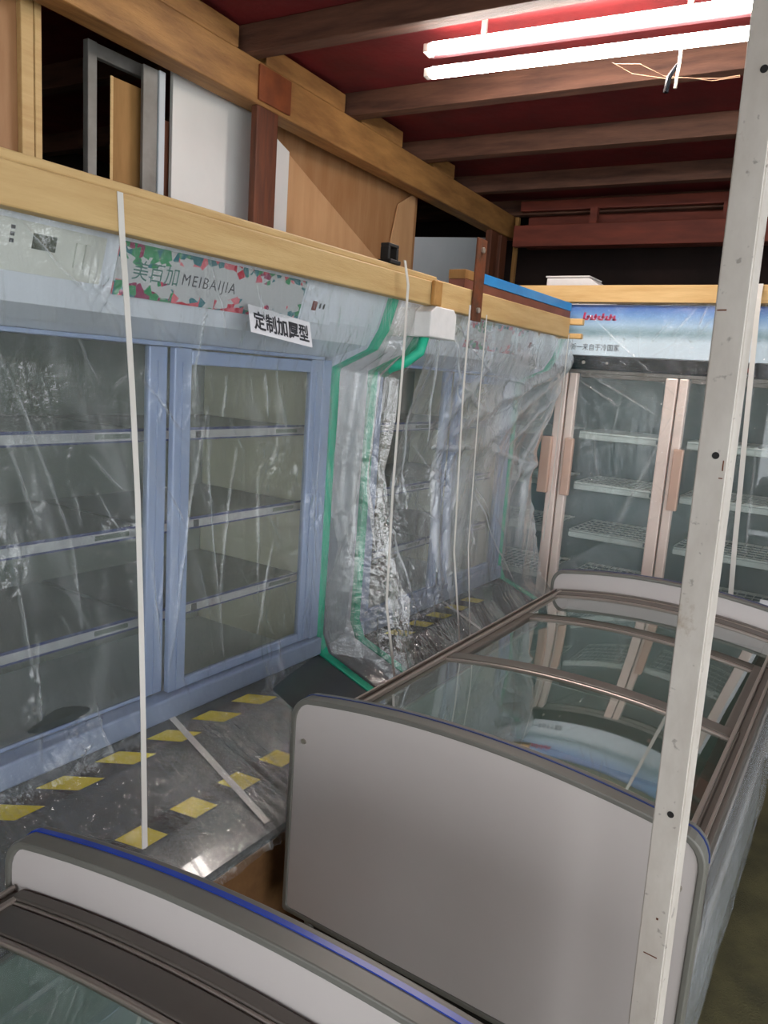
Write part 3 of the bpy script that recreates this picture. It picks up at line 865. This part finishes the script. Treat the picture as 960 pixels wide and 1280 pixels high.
for i in range(3):
    x0, x1 = edges[i]+.004, edges[i+1]-.004
    d = bpy.data.objects.new('glass_door', None); col.objects.link(d); d.parent = ub
    B().add([(x0+.03, -.012, .34), (x1-.03, -.012, .34), (x1-.03, -.012, 1.73), (x0+.03, -.012, 1.73)], [(0, 1, 2, 3)]).build('pane', 'glass', d, recalc=False)
    bx('bottom_rail', 'champ', d, x0, x1, -.03, .0, .30, .345, .003)
    bx('top_rail', 'galv', d, x0+.05, x1-.05, -.02, .0, 1.715, 1.734, .002)
    bx('stile', 'champ', d, x0, x0+.042, -.045, .0, .345, 1.734, .006)
    bx('stile', 'champ', d, x1-.056, x1, -.045, .0, .345, 1.734, .006)
    if i > 0: bx('grip', 'grip', d, x0+.02, x0+.068, -.075, -.046, 1.10, 1.40, .006)
    if i < 2 and i == 0: bx('grip', 'grip', d, x1-.098, x1-.040, -.075, -.046, 1.10, 1.40, .006)
for zz in (1.43, 1.16, .90, .64):
    for i in range(3):
        x0, x1 = edges[i]+.06, edges[i+1]-.06
        g = B()
        g.tube([(x0, .06, zz), (x1, .06, zz)], .006, 6).tube([(x0, .06, zz-.03), (x1, .06, zz-.03)], .005, 6).tube([(x0, .5, zz), (x1, .5, zz)], .005, 6)
        n = 13
        for k in range(n):
            xq = x0+(x1-x0)*k/(n-1)
            g.tube([(xq, .06, zz+.005), (xq, .5, zz+.005)], .003, 5, caps=False)
        for k in range(6):
            g.tube([(x0, .12+k*.07, zz), (x1, .12+k*.07, zz)], .003, 5, caps=False)
        ws = g.build('wire_shelf', 'wire', ub)
        bx('front_strip', 'wire', ws, x0, x1-.03, .048, .053, zz-.028, zz-.006)
# film over the front of the upright cooler (flat sheet turned to face the aisle)
fe = bpy.data.objects.new('film_wrap', None); col.objects.link(fe); fe.parent = ub
fe.location = (0, 0, 0); fe.rotation_euler = (0, 0, R(-90))
L3 = []
def lr(px0, py0, px1, py1, am, wd):
    a_, b_ = at_y(px0, py0, BY-.09), at_y(px1, py1, BY-.09)
    L3.append((a_[0]+1.93, a_[2], b_[0]+1.93, b_[2], am*.6, wd*.8, min(.6, am*45)))
for a_ in [(724, 475, 772, 508, .012, .006), (730, 465, 830, 525, .010, .006), (840, 400, 815, 425, .014, .006), (870, 385, 840, 420, .014, .007), (886, 378, 872, 410, .014, .007), (895, 395, 870, 420, .012, .006),
           (742, 540, 746, 600, .010, .007), (820, 560, 760, 680, .010, .014), (800, 600, 770, 650, .008, .01), (720, 380, 850, 500, .006, .005), (935, 540, 945, 420, .012, .006), (930, 700, 945, 560, .010, .006), (780, 480, 760, 560, .006, .006)]:
    lr(*a_)
for _ in range(30):
    x0 = rr.uniform(720, 955); y0 = rr.uniform(390, 700); L = rr.uniform(15, 80); an = rr.uniform(-1.2, 1.2)
    lr(x0, y0, x0+L*math.sin(an), y0+L*math.cos(an), rr.uniform(.002, .005), rr.uniform(.003, .005))
# in the turned frame: local y -> cooler x, local x -> -cooler y
film('plastic_film', 'film3', fe, lambda z: .0, lambda z: W3, [(.07, 2.085), (.085, 1.7), (.095, 1.3), (.09, .8), (.08, .34)], L3, 380, 340, 21, low=.005, patches=[(.74, 1.42, .06, .10, .003), (1.45, 1.55, .06, .05, .004), (.76, 1.2, .05, .08, .003), (1.36, 1.9, .1, .06, .004)])
tw = sub('crate_rail', ub, 'pale pine rail along the top')
bx('plank', 'pine_x', tw, -.02, W3+.3, -.06, .02, 2.085, 2.168, .004)
B().ribbon([(1.40, -.07, 2.17), (1.405, -.112, 2.10), (1.43, -.118, 1.6), (1.46, -.118, 1.0), (1.49, -.11, .5)], (1, 0, 0), .022, .0015, (0, 1, 0)).build('strap', 'strap', ub)
bx('paper_label', 'paper', ub, 1.60, 1.66, -.112, -.110, .65, .76)
# white foam box on the upright cooler
q0, q1 = at_y(684, 347, 4.12), at_y(737, 347, 4.12)
t = thing('foam_box', 'white foam box lying on top of the upright cooler', 'box', (q0[0], 4.12, 2.081))
B().prism([(0, 0), (0, .155), (.235, .155), (.34, .09), (.34, 0)], 0, .2).build('box_body', 'foam', t, .004)
bx('lid_edge', 'foam', t, -.006, .24, -.006, .206, .157, .166, .003)

# ------------------------------------------------------------------ island freezers
HW = .475
def arc(x): return .918-.21*x*x


def outline(inset=0.0, bot=.30, n=26):
    hw = HW-inset; rad = .055-inset*.4
    pts = []
    top = []
    xe = hw-rad*.9
    for i in range(n+1):
        x = -xe+2*xe*i/n
        top.append((x, arc(x)-inset))
    ze = top[0][1]
    cornL = []
    for k in range(1, 6):
        a_ = k/6*math.pi/2
        cornL.append((-xe-(hw-xe)*math.sin(a_), ze-rad*(1-math.cos(a_))*1.1))
    left = [(-hw, ze-rad*1.1), (-hw, bot+inset+.006), (-hw+.006, bot+inset)]
    ls = list(reversed(left))+list(reversed(cornL))
    rs = [(-x, z) for x, z in reversed(ls)]
    return ls+top+rs


def island(label, loc, rz, L, tape):
    """origin: floor point under the middle of the far end; runs from y=0 back to y=-L"""
    t = thing('island_freezer', label, 'freezer', loc, rz)
    for y0 in (-.055, -L):
        ep = bpy.data.objects.new('end_panel', None); col.objects.link(ep); ep.parent = t
        B().prism(outline(.012), y0+.004, y0+.051).build('board', 'laminate', ep, .002)
        o_, i_ = outline(0), outline(.0125)
        B().ring(o_, i_, y0, y0+.055).build('edge_trim', 'trim', ep, .003)
        # blue protective tape lying along the crown of the trim
        tp = [p for p in outline(-.002) if p[1] > .80]; ti = [p for p in outline(.001) if p[1] > .80]
        n = min(len(tp), len(ti))
        B().ring(tp[:n], ti[:n], y0+.034, y0+.034+tape, closed=False).build('blue_tape', 'bluelace' if tape > .006 else 'bluedim', ep)
        if y0 < -.1:
            for sx in (-1, 1):
                B().tube([(sx*(HW-.04), y0+.005, .77), (sx*(HW-.04), y0+.001, .77)], .007, 10).build('screw_cap', 'bolt', ep)
    y0, y1 = -L+.056, -.056
    # tub: two long sides, floor, inner ends
    b = B()
    for sx in (-1, 1):
        xs = sorted((sx*.445, sx*.385))
        b.box(xs[0], xs[1], y0, y1, .335, .735)
    b.box(-.385, .385, y0, y1, .335, .345)
    b.build('tub', 'laminate', t, .004)
    bx('tub_lining', 'liner_f', t, -.384, -.378, y0+.002, y1-.002, .352, .735)
    bx('tub_lining', 'liner_f', t, .378, .384, y0+.002, y1-.002, .352, .735)
    bx('tub_lining', 'liner_f', t, -.378, .378, y0+.002, y0+.03, .352, .735)
    bx('tub_lining', 'liner_f', t, -.378, .378, y1-.03, y1-.002, .352, .735)
    bx('tub_floor', 'liner_f', t, -.378, .378, y0+.03, y1-.03, .346, .352)
    bx('base', 'black', t, -.42, .42, -L+.07, -.07, 0, .333)
    bx('skirt', 'trim', t, .425, .444, y0, y1, .08, .334, .003)
    bx('skirt', 'trim', t, -.444, -.425, y0, y1, .08, .334, .003)
    bx('bumper_strip', 'bronze', t, .446, .462, y0, y1, .55, .60, .004)
    bx('bumper_strip', 'bronze', t, -.462, -.446, y0, y1, .55, .60, .004)
    # top rails
    for sx in (-1, 1):
        xs = sorted((sx*.388, sx*.463))
        rl = bx('top_rail', 'bronze', t, xs[0], xs[1], y0, y1, .737, .788, .005)
        xs = sorted((sx*.415, sx*.425))
        bx('track', 'bronzelight', rl, xs[0], xs[1], y0, y1, .788, .800, .002)
        xs = sorted((sx*.445, sx*.452))
        bx('track', 'bronzelight', rl, xs[0], xs[1], y0, y1, .788, .798, .002)

    def crown(x, dz): return arc(x)-dz

    def arcbar(par, nm, mat, ya, yb, dz, th):
        xs = [-.43+.86*i/28 for i in range(29)]
        B().ring([(x, crown(x, dz)) for x in xs], [(x, crown(x, dz)-th) for x in xs], ya, yb, closed=False).build(nm, mat, par, .003)

    def lid(ya, yb, dz):
        d = bpy.data.objects.new('curved_lid', None); col.objects.link(d); d.parent = t
        xs = [-.425+.85*i/36 for i in range(37)]
        vs = [(x, y, crown(x, dz+.008)) for y in (ya, yb) for x in xs]
        B().add(vs, [(i, i+1, 37+i+1, 37+i) for i in range(36)]).build('pane', 'lid', d, smooth=True, recalc=False)
        arcbar(d, 'arc_bar', 'bronze', yb-.055, yb, dz, .018)
        arcbar(d, 'arc_lip', 'bronzelight', yb-.066, yb-.056, dz+.002, .012)
        for sx in (-1, 1):
            a_ = [(sx*.425, ya, crown(.425, dz+.008)), (sx*.425, yb, crown(.425, dz+.008))]
            B().tube(a_, .009, 6).build('side_bead', 'bronze', d)
    y = y0
    arcbar(t, 'end_arc', 'bronze', y0, y0+.03, .086, .03)
    arcbar(t, 'end_arc', 'bronze', y1-.022, y1, .080, .03)
    arcbar(t, 'end_arc', 'bronzelight', y1-.028, y1-.022, .084, .01)
    Lh = L
    return t, lid, y0, y1


def finish(t, lid, y0, y1, bars):
    a_ = y0+.03
    for k, yb in enumerate(bars):
        lid(a_, yb, (.086, .100, .086)[k]); a_ = yb-.02
    return t

IL = 1.82
IC = -.612
tI, lidI, a0, a1 = island('white island freezer with curved glass lids in front of the upright cooler', (IC, 1.38+IL, 0), 0, IL, .004)
finish(tI, lidI, a0, a1, [2.13-(1.38+IL), 2.76-(1.38+IL), a1-.03])
# things inside the freezer
for y in (-.62, -1.22):
    bx('divider', 'liner_f', tI, -.372, .372, y-.003, y+.003, .353, .60, .002)
t = thing('paper_sheet', 'pale green folded paper inside the island freezer', 'paper', (-.36, 2.0, .3535), .5)
B().add([(-.06, -.08, 0), (.06, -.08, 0), (.06, .08, .004), (-.06, .08, .004), (-.06, -.08, .002), (.06, -.08, .002), (.055, .06, .02), (-.055, .06, .02)], [(0, 1, 2, 3), (4, 5, 6, 7)]).build('fold', 'mint', t)
# film clinging to the aisle side of the island freezer
fi = bpy.data.objects.new('side_wrap', None); col.objects.link(fi); fi.parent = tI
L4 = [(-rr.uniform(.1, IL-.1), rr.uniform(.2, .75), 0, 0, rr.uniform(.001, .003), rr.uniform(.004, .008)) for _ in range(40)]
L4 = [(a_, z, a_+rr.uniform(-.25, .25), z-rr.uniform(.05, .3), am, wd*.8, .25) for a_, z, _, _, am, wd in L4]
film('plastic_film', 'film4', fi, lambda z: -IL+.06, lambda z: -.06, [(.474, .79), (.476, .70), (.472, .4), (.462, .12)], L4, 220, 110, 33, low=.0015)

tF, lidF, b0, b1 = island('white island freezer with one curved end and blue tape beside the plinth', (-.62, .742, 0), R(4.5), IL, .009)
tF['label'] = 'island freezer with bright blue tape on its trim, behind the white island freezer end board'
finish(tF, lidF, b0, b1, [-.95, -.45, b1-.03])

# ------------------------------------------------------------------ steel post
pc = at_y(835, 1000, 1.10)
pt = thing('steel_post', 'worn cream steel post with bolt holes in front of the island freezer', 'post', (pc[0]+.021, 1.10, 0), R(-6))
pt.rotation_euler = (0, R(-1.0), R(-6))
PW = .0190
bx('front_web', 'post', pt, -PW, PW, -.002, .002, 0, 3.0, .0008)
bx('side_flange', 'post', pt, PW-.002, PW+.002, .002, .034, 0, 3.0, .0008)
bx('side_flange', 'post', pt, -PW-.002, -PW+.002, .002, .034, 0, 3.0, .0008)
for (px, py) in ((958, 85), (892, 569), (830, 1015)):
    z = at_y(px, py, 1.10)[2]
    B().tube([(.004, -.0021, z), (.004, -.0031, z)], .0048, 14).build('bolt_hole', 'black', pt)
for (px, py, xo, w_, h_) in ((907, 388, -.017, .012, .002), (913, 590, .014, .0015, .014), (912, 600, .011, .005, .0015), (815, 1195, -.01, .02, .0015), (830, 1153, .002, .003, .003)):
    z = at_y(px, py, 1.10)[2]
    bx('scratch', 'rust', pt, xo, xo+w_, -.0026, -.0021, z, z+h_)

# ------------------------------------------------------------------ fluorescent fixture
def lamp(label, p0, p1, gap):
    p0, p1 = Vector(p0), Vector(p1); d = p1-p0; L = d.length
    ang = math.atan2(d.y, d.x)
    t = thing('tube_light', label, 'light', p0, ang)
    bx('batten', 'batten', t, -.01, L+.01, .024, .05, gap-.012, gap+.03, .004)
    for z in (0, gap):
        tb = B().tube([(.02, -z*.25, z), (L-.02, -z*.25, z)], .022, 14).build('tube', 'tube', t, smooth=True)
        for x in (0, L-.02):
            bx('lampholder', 'tubeend', t, x-.012, x+.012, -z*.25-.016, .023, z-.016, z+.016, .003)
    bx('bracket', 'galv', t, .2, .22, .03, .045, gap+.03, 3.03-p0.z)
    bx('bracket', 'galv', t, L-.24, L-.22, .03, .045, gap+.03, 3.03-p0.z)
    return t
ZL = 2.845
def at_z(px, py, z):
    d = CAM.T @ np.array([(px-480)/F, (py-640)/F, 1.]); return EYEP+d*((z-EYE)/d[2])
l0, l1 = at_z(535, 92, ZL), at_z(948, 40, ZL)
lp = lamp('lit twin tube fluorescent light hanging under the red ceiling', l0, l1, .082)
# hook and wires below the fixture
q = at_z(850, 72, 2.82)
hk = thing('hook_and_wire', 'small hanging hook with loose pale wires under the tube light', 'hook', tuple(q))
B().tube([(0, 0, .04), (0, 0, -.02), (-.004, 0, -.10)], .006, 8).build('hook', 'bolt', hk)
B().tube([(-.005, 0, -.02), (-.03, 0, -.06), (-.035, 0, -.11)], [.006, .010, .010], 8).build('connector', 'blackgloss', hk)
w1 = [Vector(at_z(x, y, 2.80))-Vector(q) for x, y in ((765, 78), (790, 92), (830, 98), (860, 97), (890, 101), (925, 96))]
B().tube(w1, .0012, 6).build('wire', 'cord', hk)
w1 = [Vector(at_z(x, y, 2.80))-Vector(q) for x, y in ((768, 80), (800, 80), (830, 95), (865, 98), (900, 98), (925, 94))]
B().tube(w1, .0012, 6).build('wire', 'cord', hk)

# crumpled bag and pipe tucked above the back rail
q = at_y(868, 274, 7.3)
bag = B()
rb = random.Random(3)
p = bw(1.75, 5.53); zt = 2.8105
ring = []
for j, (r_, h_) in enumerate(((.05, 0), (.07, .04), (.05, .09), (.065, .13))):
    for k in range(9):
        a_ = k*2*math.pi/9; q_ = r_*(1+rb.uniform(-.3, .3))
        ring.append((p[0]+q_*math.cos(a_), p[1]+q_*math.sin(a_)*.4, zt+h_+rb.uniform(0, .015)))
bag.add(ring, [(j*9+k, j*9+(k+1) % 9, j*9+9+(k+1) % 9, j*9+9+k) for j in range(3) for k in range(9)]+[tuple(range(9))])
tag(bag.build('plastic_bag', 'foam', None), 'crumpled white plastic bag tucked on the far dark red rail', 'bag')
p0, p1 = bw(1.95, 5.53), bw(2.9, 5.53)
tag(B().tube([(*p0, 2.83), (*p1, 2.83)], .018, 10).build('grey_pipe', 'galv', None, smooth=True), 'short grey pipe lying on the far dark red rail', 'pipe')
